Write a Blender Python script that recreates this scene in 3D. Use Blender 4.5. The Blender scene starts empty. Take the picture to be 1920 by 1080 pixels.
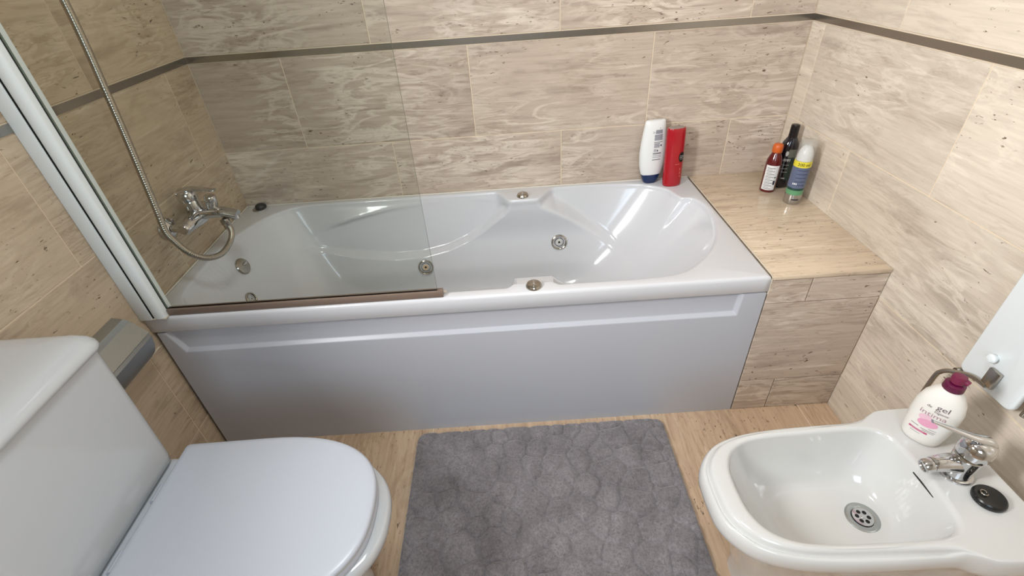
import bpy, bmesh, math, random
from mathutils import Vector, Matrix, noise
from mathutils.bvhtree import BVHTree
R = math.radians
PI = math.pi
S = bpy.context.scene
COL = S.collection
random.seed(7)

# ------------------------------------------------------------------ camera
cam = bpy.data.cameras.new('camera')
camo = bpy.data.objects.new('camera', cam)
COL.objects.link(camo)
yaw, pitch, roll = -0.0072, 0.6255, -0.0715
_f = Vector((math.sin(yaw)*math.cos(pitch), math.cos(yaw)*math.cos(pitch), -math.sin(pitch)))
_r = Vector((math.cos(yaw), -math.sin(yaw), 0))
_u = _r.cross(_f)
_r2 = math.cos(roll)*_r + math.sin(roll)*_u
_u2 = -math.sin(roll)*_r + math.cos(roll)*_u
camo.matrix_world = Matrix(((_r2.x, _u2.x, -_f.x, 1.0087), (_r2.y, _u2.y, -_f.y, -1.0318),
                            (_r2.z, _u2.z, -_f.z, 1.304), (0, 0, 0, 1)))
cam.sensor_width = 36
cam.lens = 896.35/1920*36
cam.clip_start = 0.02
S.camera = camo

# ------------------------------------------------------------------ light, exposure
world = bpy.data.worlds.new('world')
S.world = world
world.use_nodes = True
world.node_tree.nodes['Background'].inputs[0].default_value = (0.75, 0.85, 1.0, 1)
world.node_tree.nodes['Background'].inputs[1].default_value = 0.6
S.view_settings.view_transform = 'Standard'
S.view_settings.look = 'None'
S.view_settings.gamma = 1
S.view_settings.exposure = 0.0
S.view_settings.use_curve_mapping = False


def area(name, loc, target, sx, sy, power, col):
    l = bpy.data.lights.new(name, 'AREA')
    l.shape = 'RECTANGLE'
    l.size, l.size_y = sx, sy
    l.energy = power
    l.color = col
    o = bpy.data.objects.new(name, l)
    COL.objects.link(o)
    o.location = loc
    d = (Vector(target) - Vector(loc)).normalized()
    o.rotation_euler = d.to_track_quat('-Z', 'Y').to_euler()
    return o


area('side_key_light', (0.03, -0.80, 1.50), (2.0, 0.0, 1.10), 0.32, 0.42, 21, (0.97, 0.985, 1.0)).data.spread = R(115)  # key light from the left; no window is built in that wall
area('rear_window_light', (0.95, -2.15, 1.55), (1.0, 0.0, 0.45), 0.8, 0.9, 15, (0.70, 0.84, 1.0))
area('ceiling_lamp_light', (1.0, -0.55, 2.36), (0.80, -0.30, 0.0), 0.35, 0.35, 13, (0.93, 0.98, 1.0))


# ------------------------------------------------------------------ materials
def lin(c):
    return tuple(((v/255)/12.92 if v/255 <= 0.04045 else ((v/255+0.055)/1.055)**2.4) for v in c) + (1,)


def mat(name, c, rough=0.4, metal=0.0, coat=0.0, spec=0.5, trans=0.0, sss=0.0):
    m = bpy.data.materials.new(name)
    m.use_nodes = True
    b = m.node_tree.nodes['Principled BSDF']
    b.inputs['Base Color'].default_value = lin(c)
    b.inputs['Roughness'].default_value = rough
    b.inputs['Metallic'].default_value = metal
    b.inputs['Coat Weight'].default_value = coat
    b.inputs['Coat Roughness'].default_value = 0.05
    b.inputs['Specular IOR Level'].default_value = spec
    b.inputs['Transmission Weight'].default_value = trans
    return m


def fine_bump(m, scale=60, strength=0.1, dist=0.001, roughvar=0.0, stretch=(1, 1, 1)):
    nt = m.node_tree
    b = nt.nodes['Principled BSDF']
    tc = nt.nodes.new('ShaderNodeTexCoord')
    mp = nt.nodes.new('ShaderNodeMapping')
    mp.inputs['Scale'].default_value = stretch
    nt.links.new(tc.outputs['Object'], mp.inputs[0])
    n = nt.nodes.new('ShaderNodeTexNoise')
    n.inputs['Scale'].default_value = scale
    n.inputs['Detail'].default_value = 4
    nt.links.new(mp.outputs[0], n.inputs['Vector'])
    bp = nt.nodes.new('ShaderNodeBump')
    bp.inputs['Strength'].default_value = strength
    bp.inputs['Distance'].default_value = dist
    nt.links.new(n.outputs['Fac'], bp.inputs['Height'])
    nt.links.new(bp.outputs[0], b.inputs['Normal'])
    return m


def travertine(name, grain, dark, mid, cream, wisp=0.75, rough=0.27, pits=0.643, across=23.0, streak=.9):
    """Vein-cut travertine; grain = scale of the three object axes (low along the veins, high across)."""
    m = bpy.data.materials.new(name)
    m.use_nodes = True
    nt = m.node_tree
    N, L = nt.nodes, nt.links
    b = N['Principled BSDF']
    tc = N.new('ShaderNodeTexCoord')
    oi = N.new('ShaderNodeObjectInfo')
    ofs = N.new('ShaderNodeVectorMath'); ofs.operation = 'SCALE'
    ofs.inputs[0].default_value = (31.0, 17.0, 23.0)
    L.new(oi.outputs['Random'], ofs.inputs['Scale'])
    add = N.new('ShaderNodeVectorMath'); add.operation = 'ADD'
    L.new(tc.outputs['Object'], add.inputs[0]); L.new(ofs.outputs[0], add.inputs[1])

    def noi(sc, scale, detail, rough_, dist_, extra=0.0):
        mp = N.new('ShaderNodeMapping')
        mp.inputs['Scale'].default_value = sc
        mp.inputs['Location'].default_value = (extra, extra*.7, extra*1.3)
        L.new(add.outputs[0], mp.inputs[0])
        n = N.new('ShaderNodeTexNoise')
        n.inputs['Scale'].default_value = scale
        n.inputs['Detail'].default_value = detail
        n.inputs['Roughness'].default_value = rough_
        n.inputs['Distortion'].default_value = dist_
        L.new(mp.outputs[0], n.inputs['Vector'])
        return n.outputs['Fac']

    def ramp(src, stops):
        r = N.new('ShaderNodeValToRGB')
        e = r.color_ramp.elements
        while len(e) > len(stops):
            e.remove(e[-1])
        while len(e) < len(stops):
            e.new(0.5)
        for el, (p, c) in zip(e, stops):
            el.position = p
            el.color = c
        L.new(src, r.inputs[0])
        return r.outputs[0]
    A, C = 3.0, across
    sc = tuple(A if g == 'a' else (C if g == 'c' else A*1.3) for g in grain)
    scw = tuple(4.5 if g == 'a' else (19.0 if g == 'c' else 5) for g in grain)
    scp = tuple(38.0 if g == 'a' else (120.0 if g == 'c' else 38) for g in grain)
    scf = tuple(6.0 if g == 'a' else (110.0 if g == 'c' else 10) for g in grain)
    n1 = noi(sc, 1.0, 8, 0.62, 0.55)
    col = ramp(n1, [(0.32, lin(dark)), (0.48, lin(mid)), (0.60, lin(mid)), (0.72, lin(cream))])
    # cream wisps: the ridge of a warped noise
    n2 = noi(scw, 1.0, 6, 0.58, 1.0, 5.0)
    w = ramp(n2, [(0.44, (0, 0, 0, 1)), (0.49, (1, 1, 1, 1)), (0.51, (1, 1, 1, 1)), (0.58, (0, 0, 0, 1))])
    n2m = noi((2.5, 2.5, 2.5), 1.0, 2, 0.5, 0, 9.0)
    wm = ramp(n2m, [(0.42, (0, 0, 0, 1)), (0.62, (wisp,)*3 + (1,))])
    mul = N.new('ShaderNodeMath'); mul.operation = 'MULTIPLY'
    L.new(w, mul.inputs[0]); L.new(wm, mul.inputs[1])
    mx = N.new('ShaderNodeMix'); mx.data_type = 'RGBA'
    L.new(mul.outputs[0], mx.inputs[0]); L.new(col, mx.inputs[6]); mx.inputs[7].default_value = lin(cream)
    # hair-fine layering
    n4 = noi(scf, 1.0, 3, 0.6, 0.3, 2.0)
    fl = ramp(n4, [(0.3, (0.86, 0.85, 0.84, 1)), (0.6, (1.03, 1.03, 1.03, 1))])
    m2 = N.new('ShaderNodeMix'); m2.data_type = 'RGBA'; m2.blend_type = 'MULTIPLY'
    m2.inputs[0].default_value = 0.8
    L.new(mx.outputs[2], m2.inputs[6]); L.new(fl, m2.inputs[7])
    # thin darker streaks between the layers
    scs = tuple(5.0 if g == 'a' else (42.0 if g == 'c' else 6) for g in grain)
    n5 = noi(scs, 1.0, 4, 0.55, 0.8, 8.0)
    sk = ramp(n5, [(0.452, (1, 1, 1, 1)), (0.48, (.80, .77, .74, 1)), (0.49, (.80, .77, .74, 1)), (0.53, (1, 1, 1, 1))])
    n5m = noi((3.5, 3.5, 3.5), 1.0, 2, 0.5, 0, 4.0)
    skm = ramp(n5m, [(0.42, (0, 0, 0, 1)), (0.6, (streak,)*3 + (1,))])
    m4 = N.new('ShaderNodeMix'); m4.data_type = 'RGBA'; m4.blend_type = 'MULTIPLY'
    L.new(skm, m4.inputs[0]); L.new(m2.outputs[2], m4.inputs[6]); L.new(sk, m4.inputs[7])
    m2 = m4
    # pits
    n3 = noi(scp, 1.0, 3, 0.7, 0.4, 3.0)
    n3m = noi((5, 5, 5), 1.0, 1, 0.5, 0, 1.0)
    pr = ramp(n3, [(pits, (0, 0, 0, 1)), (pits+0.05, (1, 1, 1, 1))])
    pm = ramp(n3m, [(0.42, (0, 0, 0, 1)), (0.56, (1, 1, 1, 1))])
    mp_ = N.new('ShaderNodeMath'); mp_.operation = 'MULTIPLY'
    L.new(pr, mp_.inputs[0]); L.new(pm, mp_.inputs[1])
    m3 = N.new('ShaderNodeMix'); m3.data_type = 'RGBA'
    L.new(mp_.outputs[0], m3.inputs[0]); L.new(m2.outputs[2], m3.inputs[6])
    m3.inputs[7].default_value = lin((98, 80, 62))
    # each tile a little different
    mr = N.new('ShaderNodeMapRange')
    mr.inputs[3].default_value = 0.90
    mr.inputs[4].default_value = 1.07
    L.new(oi.outputs['Random'], mr.inputs[0])
    hs = N.new('ShaderNodeHueSaturation')
    L.new(mr.outputs[0], hs.inputs['Value'])
    L.new(m3.outputs[2], hs.inputs['Color'])
    L.new(hs.outputs[0], b.inputs['Base Color'])
    b.inputs['Roughness'].default_value = rough
    b.inputs['Specular IOR Level'].default_value = 0.4
    bp = N.new('ShaderNodeBump')
    bp.invert = True
    bp.inputs['Strength'].default_value = 0.6
    bp.inputs['Distance'].default_value = 0.0012
    L.new(mp_.outputs[0], bp.inputs['Height'])
    L.new(bp.outputs[0], b.inputs['Normal'])
    return m


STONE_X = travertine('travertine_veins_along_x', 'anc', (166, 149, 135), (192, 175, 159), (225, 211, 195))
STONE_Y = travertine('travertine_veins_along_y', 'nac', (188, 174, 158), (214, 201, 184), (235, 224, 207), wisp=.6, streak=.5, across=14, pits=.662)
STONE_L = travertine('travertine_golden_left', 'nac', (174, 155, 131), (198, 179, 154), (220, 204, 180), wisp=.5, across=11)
STONE_F = travertine('travertine_floor', 'can', (176, 148, 122), (198, 170, 142), (216, 192, 163), wisp=.5, pits=.615)
STONE_TOP = travertine('travertine_ledge_top', 'acn', (198, 177, 155), (217, 196, 171), (232, 214, 190), wisp=.5, rough=.16)
GROUT = fine_bump(mat('cream_grout', (226, 208, 184), 0.8), 90, .3)
PLASTER = fine_bump(mat('white_paint', (226, 222, 214), 0.7), 30, .1)
STEEL = mat('polished_steel_strip', (164, 160, 154), 0.22, 1.0)
BRUSHED = fine_bump(mat('brushed_steel', (176, 180, 180), 0.34, 1.0), 14, .35, .0006, stretch=(20, 1, 20))
CHROME = mat('chrome', (205, 205, 206), 0.07, 1.0)
CHROME_D = mat('worn_chrome', (176, 170, 160), 0.18, 1.0)
CERAM_B = mat('warm_white_ceramic', (207, 206, 203), 0.10, coat=0.5)
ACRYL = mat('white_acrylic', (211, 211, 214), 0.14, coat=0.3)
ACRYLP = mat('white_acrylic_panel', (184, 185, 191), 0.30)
CERAM = mat('white_ceramic', (204, 207, 210), 0.10, coat=0.5)
LIDM = mat('white_toilet_plastic', (190, 194, 203), 0.28)
ALU = mat('white_painted_aluminium', (232, 238, 238), 0.35)
BLACKR = mat('black_rubber', (22, 22, 22), 0.3)
DARK = mat('dark_gap', (24, 22, 20), 0.6)
SEAL = mat('brown_seal_strip', (124, 106, 94), 0.3)
CAULK = fine_bump(mat('yellowed_caulk', (214, 203, 184), 0.5), 60, .3)
YELLOWRIM = mat('cream_plastic_bumper', (206, 196, 176), 0.4)

# glass: clear with a green tint, plus its mirror-like sheen
GLASS = bpy.data.materials.new('screen_glass')
GLASS.use_nodes = True
_n, _l = GLASS.node_tree.nodes, GLASS.node_tree.links
_n.remove(_n['Principled BSDF'])
_t = _n.new('ShaderNodeBsdfTransparent'); _t.inputs[0].default_value = (0.935, 0.95, 0.935, 1)
_g = _n.new('ShaderNodeBsdfGlossy'); _g.inputs['Roughness'].default_value = 0.03
_fr = _n.new('ShaderNodeFresnel'); _fr.inputs[0].default_value = 1.45
_mx = _n.new('ShaderNodeMixShader')
_ge = _n.new('ShaderNodeNewGeometry')          # only the outer faces mirror the room; the inner ones pass light on
_sb = _n.new('ShaderNodeMath'); _sb.operation = 'SUBTRACT'; _sb.inputs[0].default_value = 1
_ml = _n.new('ShaderNodeMath'); _ml.operation = 'MULTIPLY'
_l.new(_ge.outputs['Backfacing'], _sb.inputs[1]); _l.new(_sb.outputs[0], _ml.inputs[0]); _l.new(_fr.outputs[0], _ml.inputs[1])
_l.new(_ml.outputs[0], _mx.inputs[0]); _l.new(_t.outputs[0], _mx.inputs[1]); _l.new(_g.outputs[0], _mx.inputs[2])
_l.new(_mx.outputs[0], _n['Material Output'].inputs[0])
GLASS_EDGE = mat('glass_edge', (96, 112, 100), 0.2)
CLEAR = GLASS.copy()
CLEAR.name = 'clear_plastic'
for _q in CLEAR.node_tree.nodes:
    if _q.type == 'BSDF_TRANSPARENT':
        _q.inputs[0].default_value = (0.90, 0.90, 0.89, 1)
_cn, _cl = CLEAR.node_tree.nodes, CLEAR.node_tree.links
_cd = _cn.new('ShaderNodeBsdfDiffuse'); _cd.inputs[0].default_value = (.8, .8, .78, 1)
_cm = _cn.new('ShaderNodeMixShader'); _cm.inputs[0].default_value = .16
_cs = [q for q in _cn if q.type == 'MIX_SHADER' and q != _cm][0]
_cl.new(_cs.outputs[0], _cm.inputs[1]); _cl.new(_cd.outputs[0], _cm.inputs[2]); _cl.new(_cm.outputs[0], _cn['Material Output'].inputs[0])


# ------------------------------------------------------------------ mesh helpers (vertices are given in world space)
def org(o):
    v = Vector((0, 0, 0))
    while o:
        v += o.location
        o = o.parent
    return v


def mk(name, verts, faces, m, parent=None, smooth=True, origin=None, sharp=None):
    """Link one mesh object; verts are world coordinates, the origin goes to `origin` (else the parent's)."""
    base = org(parent)
    o_w = Vector(origin) if origin is not None else base
    me = bpy.data.meshes.new(name)
    me.from_pydata([tuple(Vector(v) - o_w) for v in verts], [], faces)
    mats = m if isinstance(m, (list, tuple)) else [m]
    for q in mats:
        me.materials.append(q)
    bm = bmesh.new(); bm.from_mesh(me)
    bmesh.ops.recalc_face_normals(bm, faces=bm.faces)
    bm.to_mesh(me); bm.free()
    if smooth:
        me.polygons.foreach_set('use_smooth', [True]*len(me.polygons))
        me.set_sharp_from_angle(angle=R(sharp if sharp else 40))
    o = bpy.data.objects.new(name, me)
    COL.objects.link(o)
    o.location = o_w - base
    if parent:
        o.parent = parent
    return o


def thing(name, label, cat, loc=(0, 0, 0), group=None):
    o = bpy.data.objects.new(name, None)
    COL.objects.link(o)
    o.empty_display_size = .05
    o.location = loc
    o['label'] = label
    o['category'] = cat
    if group:
        o['group'] = group
    return o


def tag(o, label, cat, group=None):
    o['label'] = label
    o['category'] = cat
    if group:
        o['group'] = group
    return o


def struct(o, label=None):
    o['kind'] = 'structure'
    if label:
        o['label'] = label
    return o


def join(*pieces):
    V, F = [], []
    for v, f in pieces:
        n = len(V)
        V += list(v)
        F += [tuple(i+n for i in q) for q in f]
    return V, F


def box(x0, x1, y0, y1, z0, z1, bev=0.0, seg=2):
    bm = bmesh.new()
    bmesh.ops.create_cube(bm, size=1)
    for v in bm.verts:
        v.co = Vector(((x0+x1)/2 + v.co.x*(x1-x0), (y0+y1)/2 + v.co.y*(y1-y0), (z0+z1)/2 + v.co.z*(z1-z0)))
    if bev:
        bmesh.ops.bevel(bm, geom=list(bm.edges), offset=bev, segments=seg, profile=.5, affect='EDGES')
    V = [v.co.copy() for v in bm.verts]
    bm.verts.index_update()
    F = [tuple(v.index for v in f.verts) for f in bm.faces]
    bm.free()
    return V, F


def loft(rings, cap0=True, cap1=True, closed=True):
    n = len(rings[0])
    V = [Vector(p) for r in rings for p in r]
    F = []
    for i in range(len(rings)-1):
        for j in range(n if closed else n-1):
            a, b = i*n+j, i*n+(j+1) % n
            F.append((a, b, b+n, a+n))
    if cap0:
        F.append(tuple(range(n-1, -1, -1)))
    if cap1:
        F.append(tuple((len(rings)-1)*n+j for j in range(n)))
    return V, F


def frame_of(axis):
    a = Vector(axis).normalized()
    t = Vector((0, 0, 1)) if abs(a.z) < .9 else Vector((1, 0, 0))
    u = a.cross(t).normalized()
    return u, a.cross(u).normalized(), a


def lathe(prof, center, axis=(0, 0, 1), n=32, sx=1, sy=1):
    """prof: list of (radius, distance along axis); ends closed."""
    u, v, a = frame_of(axis)
    c = Vector(center)
    rings = []
    for r, h in prof:
        r = max(r, 1e-5)
        rings.append([c + a*h + u*(r*sx*math.cos(2*PI*k/n)) + v*(r*sy*math.sin(2*PI*k/n)) for k in range(n)])
    return loft(rings)


def cr(pts, k=8, closed=False):
    P = [Vector(p) for p in pts]
    out = []
    n = len(P)
    rng = range(n) if closed else range(n-1)
    for i in rng:
        if closed:
            p0, p1, p2, p3 = P[(i-1) % n], P[i], P[(i+1) % n], P[(i+2) % n]
        else:
            p0, p1, p2, p3 = P[max(i-1, 0)], P[i], P[i+1], P[min(i+2, n-1)]
        for j in range(k):
            t = j/k
            out.append(0.5*((2*p1) + (p2-p0)*t + (2*p0-5*p1+4*p2-p3)*t*t + (3*p1-p0-3*p2+p3)*t**3))
    if not closed:
        out.append(P[-1])
    return out


def tube(pts, rad, n=12, flat=1.0):
    """sweep; rad number or function of t in 0..1"""
    P = [Vector(p) for p in pts]
    T = [(P[min(i+1, len(P)-1)] - P[max(i-1, 0)]).normalized() for i in range(len(P))]
    u, v, _ = frame_of(T[0])
    rings = []
    for i, p in enumerate(P):
        if i:
            q = T[i-1].rotation_difference(T[i])
            u = q @ u
            v = q @ v
        r = rad(i/(len(P)-1)) if callable(rad) else rad
        rings.append([p + u*(r*math.cos(2*PI*k/n)) + v*(r*flat*math.sin(2*PI*k/n)) for k in range(n)])
    return loft(rings)


def lerp(a, b, t):
    return a + (b-a)*t


def sst(a, b, x):
    t = max(0.0, min(1.0, (x-a)/(b-a)))
    return t*t*(3-2*t)


def interp(tab, x):
    if x <= tab[0][0]:
        return tab[0][1]
    for (x0, y0), (x1, y1) in zip(tab, tab[1:]):
        if x <= x1:
            return lerp(y0, y1, (x-x0)/(x1-x0))
    return tab[-1][1]


def polar(poly, c, ax, ay):
    """radius (in the ellipse-scaled space about c) of a closed outline as a function of angle"""
    pts = sorted((math.atan2((p[1]-c[1])/ay, (p[0]-c[0])/ax), math.hypot((p[0]-c[0])/ax, (p[1]-c[1])/ay)) for p in poly)
    pts = [(pts[-1][0]-2*PI, pts[-1][1])] + pts + [(pts[0][0]+2*PI, pts[0][1])]

    def f(t):
        t = (t+PI) % (2*PI) - PI
        for (a0, r0), (a1, r1) in zip(pts, pts[1:]):
            if a0 <= t <= a1:
                return lerp(r0, r1, (t-a0)/max(a1-a0, 1e-9))
        return pts[-1][1]
    return f


def rrect(x0, x1, y0, y1, r, k=6):
    out = []
    for cx, cy, a0 in ((x1-r, y1-r, 0), (x0+r, y1-r, 90), (x0+r, y0+r, 180), (x1-r, y0+r, 270)):
        for j in range(k+1):
            a = R(a0+90*j/k)
            out.append((cx+r*math.cos(a), cy+r*math.sin(a)))
    return out


def bez(p0, p1, p2, p3, t):
    s = 1-t
    return (s**3*p0[0]+3*s*s*t*p1[0]+3*s*t*t*p2[0]+t**3*p3[0],
            s**3*p0[1]+3*s*s*t*p1[1]+3*s*t*t*p2[1]+t**3*p3[1])


def text_pieces(body, size):
    """flat triangles of a line of lettering, centred, in (u, v)"""
    cu = bpy.data.curves.new('tmp', 'FONT')
    cu.body = body
    cu.size = size
    cu.align_x = 'CENTER'
    cu.align_y = 'CENTER'
    cu.resolution_u = 3
    o = bpy.data.objects.new('tmp', cu)
    COL.objects.link(o)
    dg = bpy.context.evaluated_depsgraph_get()
    me = o.evaluated_get(dg).to_mesh()
    V = [(v.co.x, v.co.y) for v in me.vertices]
    F = [tuple(p.vertices) for p in me.polygons]
    o.evaluated_get(dg).to_mesh_clear()
    bpy.data.objects.remove(o)
    bpy.data.curves.remove(cu)
    return V, F


def plate_with_holes(name, c, axis, r, holes, hr, thick, m, parent):
    """a disc with real round holes"""
    cu = bpy.data.curves.new('tmp', 'CURVE')
    cu.dimensions = '2D'
    cu.fill_mode = 'BOTH'
    cu.extrude = thick/2
    for (x, y, rr) in [(0, 0, r)] + [(h[0], h[1], hr) for h in holes]:
        sp = cu.splines.new('POLY')
        sp.points.add(19 if rr < r else 39)
        k = len(sp.points)
        for i, p in enumerate(sp.points):
            p.co = (x+rr*math.cos(2*PI*i/k), y+rr*math.sin(2*PI*i/k), 0, 1)
        sp.use_cyclic_u = True
    o = bpy.data.objects.new('tmp', cu)
    COL.objects.link(o)
    dg = bpy.context.evaluated_depsgraph_get()
    me = o.evaluated_get(dg).to_mesh()
    u, v, a = frame_of(axis)
    V = [Vector(c)+u*q.co.x+v*q.co.y+a*q.co.z for q in me.vertices]
    F = [tuple(p.vertices) for p in me.polygons]
    o.evaluated_get(dg).to_mesh_clear()
    bpy.data.objects.remove(o)
    bpy.data.curves.remove(cu)
    return mk(name, V, F, m, parent, smooth=False)


# ================================================================== THE ROOM
W = 2.0235          # room width (x), left wall x = 0
D = 0.6830          # back wall y
YF = -2.20          # front wall, behind the camera
ZC = 2.40
H = 0.538           # bathtub rim
LX = 1.70           # bathtub length
ROWS = [(-.17, .135), (.135, .44), (.44, .747), (.747, 1.044), (1.066, 1.371), (1.371, 1.676), (1.676, 1.981), (1.981, 2.286), (2.286, 2.40)]
G = 0.0016          # half a joint


def cuts(lo, hi, phase, step=.6085):
    k = math.floor((lo-phase)/step)
    e = [lo]
    while True:
        x = phase + k*step
        if x >= hi-.004:
            break
        if x > lo+.004:
            e.append(x)
        k += 1
    e.append(hi)
    return list(zip(e, e[1:]))


def tile(parent, b, m):
    x0, x1, y0, y1, z0, z1 = b
    V, F = box(*b, bev=.0007, seg=1)
    return mk('tile', V, F, m, parent, smooth=False, origin=((x0+x1)/2, (y0+y1)/2, (z0+z1)/2))


TT = .0035
wb = struct(mk('wall_back', *box(-.12, W+.12, D+.0016, D+.12, 0, ZC), GROUT, smooth=False))
PH_BACK = {0: 0.9, 1: .60, 2: 0.604, 3: .298, 4: .600, 5: .298, 6: .60, 7: .298, 8: .6}
for i, (z0, z1) in enumerate(ROWS):
    if z1 < .5:
        continue                       # behind the bathtub and the ledge
    lo_z = max(z0, .5)
    for x0, x1 in cuts(0, W, PH_BACK[i]):
        if i == 2 and x1 < 1.7 and x0 < .1:
            pass
        tile(wb, (x0+G, x1-G, D, D+TT, lo_z+G, z1-G), STONE_X)
wr = struct(mk('wall_right', *box(W+.0016, W+.12, YF, D, 0, ZC), GROUT, smooth=False))
PH_R = {0: .315, 1: .0, 2: .315, 3: .002, 4: .297, 5: .002, 6: .297, 7: .002, 8: .297}
for i, (z0, z1) in enumerate(ROWS):
    z0 = max(z0, 0)
    for y0, y1 in cuts(YF, D, PH_R[i]):
        if z1 < H and y0 >= -.001:
            continue
        tile(wr, (W, W+TT, y0+G, y1-G, z0+G, z1-G), STONE_Y)
wl = struct(mk('wall_left', *box(-.12, -.0016, YF, D, 0, ZC), GROUT, smooth=False))
PH_L = {0: -.05, 1: -.05, 2: .25, 3: -.060, 4: .25, 5: -.06, 6: .25, 7: -.06, 8: .25}
for i, (z0, z1) in enumerate(ROWS):
    z0 = max(z0, 0)
    for y0, y1 in cuts(YF, D, PH_L[i]):
        if z1 < .5 and y0 >= -.06:
            continue
        if z1 < .5 and y1 > 0:
            y1 = .02
        tile(wl, (-TT, 0, y0+G, y1-G, z0+G, z1-G), STONE_L)
for z0, z1 in ((0, .135), (.135, .44)):     # narrow cut tiles between the left wall's tiles and the bathtub panel
    tile(wl, (-TT, 0, -.05+G, 0.02, z0+G, z1-G), STONE_L)

mk('joint_bead', *tube([(.0004, -.006, .4405), (.0004, -.30, .4405)], .0026, 8), CAULK, wl)
# front wall behind the camera: painted, with a window
wf = struct(mk('wall_front', *join(box(0, .5, YF-.12, YF, 0, ZC), box(1.4, W, YF-.12, YF, 0, ZC),
                                   box(.5, 1.4, YF-.12, YF, 0, 1.05), box(.5, 1.4, YF-.12, YF, 2.05, ZC)), PLASTER, smooth=False))
win = struct(thing('window_1', 'white framed window in the wall behind the camera', 'window', (.95, YF-.06, 1.05)))
del win['category']
mk('window_frame', *join(box(.5, .55, YF-.09, YF-.03, 1.05, 2.05, .004), box(1.35, 1.4, YF-.09, YF-.03, 1.05, 2.05, .004),
                         box(.55, 1.35, YF-.09, YF-.03, 1.05, 1.10, .004), box(.55, 1.35, YF-.09, YF-.03, 2.0, 2.05, .004),
                         box(.93, .97, YF-.08, YF-.04, 1.10, 2.0, .004)), ALU, win)
mk('pane', *box(.55, .93, YF-.064, YF-.058, 1.10, 2.0), GLASS, win, smooth=False)
mk('pane', *box(.97, 1.35, YF-.064, YF-.058, 1.10, 2.0), GLASS, win, smooth=False)
struct(mk('ceiling', *box(-.12, W+.12, YF-.12, D+.12, ZC, ZC+.1), PLASTER, smooth=False))

# floor
fl = struct(mk('floor', *box(-.12, W+.12, YF-.12, D+.12, -.12, -.0016), GROUT, smooth=False))
fy = [.03, -.575, -1.18, -1.79, YF]
for j in range(len(fy)-1):
    for x0, x1 in cuts(0, W, .705):
        tile(fl, (x0+G, x1-G, fy[j+1]+G, fy[j]-G, -TT, 0), STONE_F)

# steel listel running round the walls
struct(mk('trim_1', *box(0.002, W-.002, D-.0022, D+.0016, 1.0455, 1.0645, .0006, 1), STEEL, smooth=False))
struct(mk('trim_2', *box(W-.0022, W+.0016, YF, D-.0025, 1.0455, 1.0645, .0006, 1), STEEL, smooth=False))
struct(mk('trim_3', *box(-.0016, .0022, YF, D-.0025, 1.0455, 1.0645, .0006, 1), STEEL, smooth=False))

# ================================================================== TILED LEDGE right of the bathtub
led = thing('tiled_ledge', 'travertine tiled ledge boxed in between the bathtub end and the right wall', 'ledge', (1.86, .34, 0))
mk('core', *box(LX+.003, W-.0005, .0045, D-.0005, 0, H-.0125), GROUT, led, smooth=False)
for x0, x1, z0, z1 in ((LX+.001, 1.8145, .444, H-.0135), (1.8145, W-.0004, .444, H-.0135), (LX+.001, W-.0004, .1345, .444),
                       (LX+.001, 1.812, 0.0, .1345), (1.812, W-.0004, 0.0, .1345)):
    tile(led, (x0+G, x1-G, 0, .0055, z0+G, z1-G), STONE_X)
V, F = box(LX+.004, W-.0006, -.002, D-.0006, H-.012, H, .0012, 2)
mk('top_slab', V, F, STONE_TOP, led, origin=(1.86, .3, H))
mk('sealant', *tube([(LX+.002, 0.002, H-.06), (LX+.002, .0, H-.004), (LX+.002, .01, H+.0002), (LX+.002, D-.004, H+.0002)], .0014, 8), CAULK, led)

# ================================================================== BATHTUB
tub = thing('bathtub', 'white acrylic whirlpool bathtub with smooth front panel along the back wall', 'bathtub', (.85, .34, 0))
cx, cy, ax, ay = .86, .345, .82, .31
top_c = [(.12, .045), (.3, .037), (.6, .035), (.96, .035), (1.16, .035), (1.36, .034),
         (1.47, .05), (1.55, .11), (1.62, .2), (1.66, .3), (1.676, .39), (1.670, .455), (1.652, .492), (1.632, .500), (1.618, .5035),
         (1.609, .515), (1.601, .538), (1.580, .587), (1.51, .635), (1.42, .653), (1.29, .660), (1.15, .658), (1.03, .657), (.9, .656), (.5, .656), (.25, .652), (.165, .62), (.10, .54), (.058, .42),
         (.046, .3), (.050, .15), (.07, .08)]
top_d = [(p.x, p.y) for p in cr([(a, b, 0) for a, b in top_c], 8, True)]
ft = polar(top_d, (cx, cy), ax, ay)
top_0 = [p for p in top_c if not (p[0] > 1.57 and p[1] > .46)] + [(1.652, .515), (1.600, .586)]      # the same outline without the notch of the head rest
top_0.sort(key=lambda p: math.atan2((p[1]-cy)/ay, (p[0]-cx)/ax))
ft0 = polar([(p.x, p.y) for p in cr([(a, b, 0) for a, b in top_0], 8, True)], (cx, cy), ax, ay)


def tab(x, back):
    """the two tabs of the rim that carry the air controls reach inward by this much"""
    if back:
        return .082*sst(.958, 1.016, x)*(1-sst(1.108, 1.185, x))
    return .018*sst(.985, 1.012, x)*(1-sst(1.108, 1.135, x))


bot = []
for k in range(240):
    a = 2*PI*k/240
    c_, s_ = math.cos(a), math.sin(a)
    q = (abs(c_)**2.8+abs(s_)**2.8)**(-1/2.8)
    bot.append((.80+.47*q*c_, .345+.155*q*s_))
fb = polar(bot, (cx, cy), ax, ay)
NT = 1000
angs = [2*PI*k/NT for k in range(NT)]
for X, Y in ((0, 0), (LX, 0), (0, D), (LX, D)):
    a = math.atan2((Y-cy)/ay, (X-cx)/ax) % (2*PI)
    i = min(range(NT), key=lambda q: abs(angs[q]-a))
    angs[i] = a
X0, X1, Y0, Y1 = 0.001, LX, 0.0, D-.0008


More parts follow.
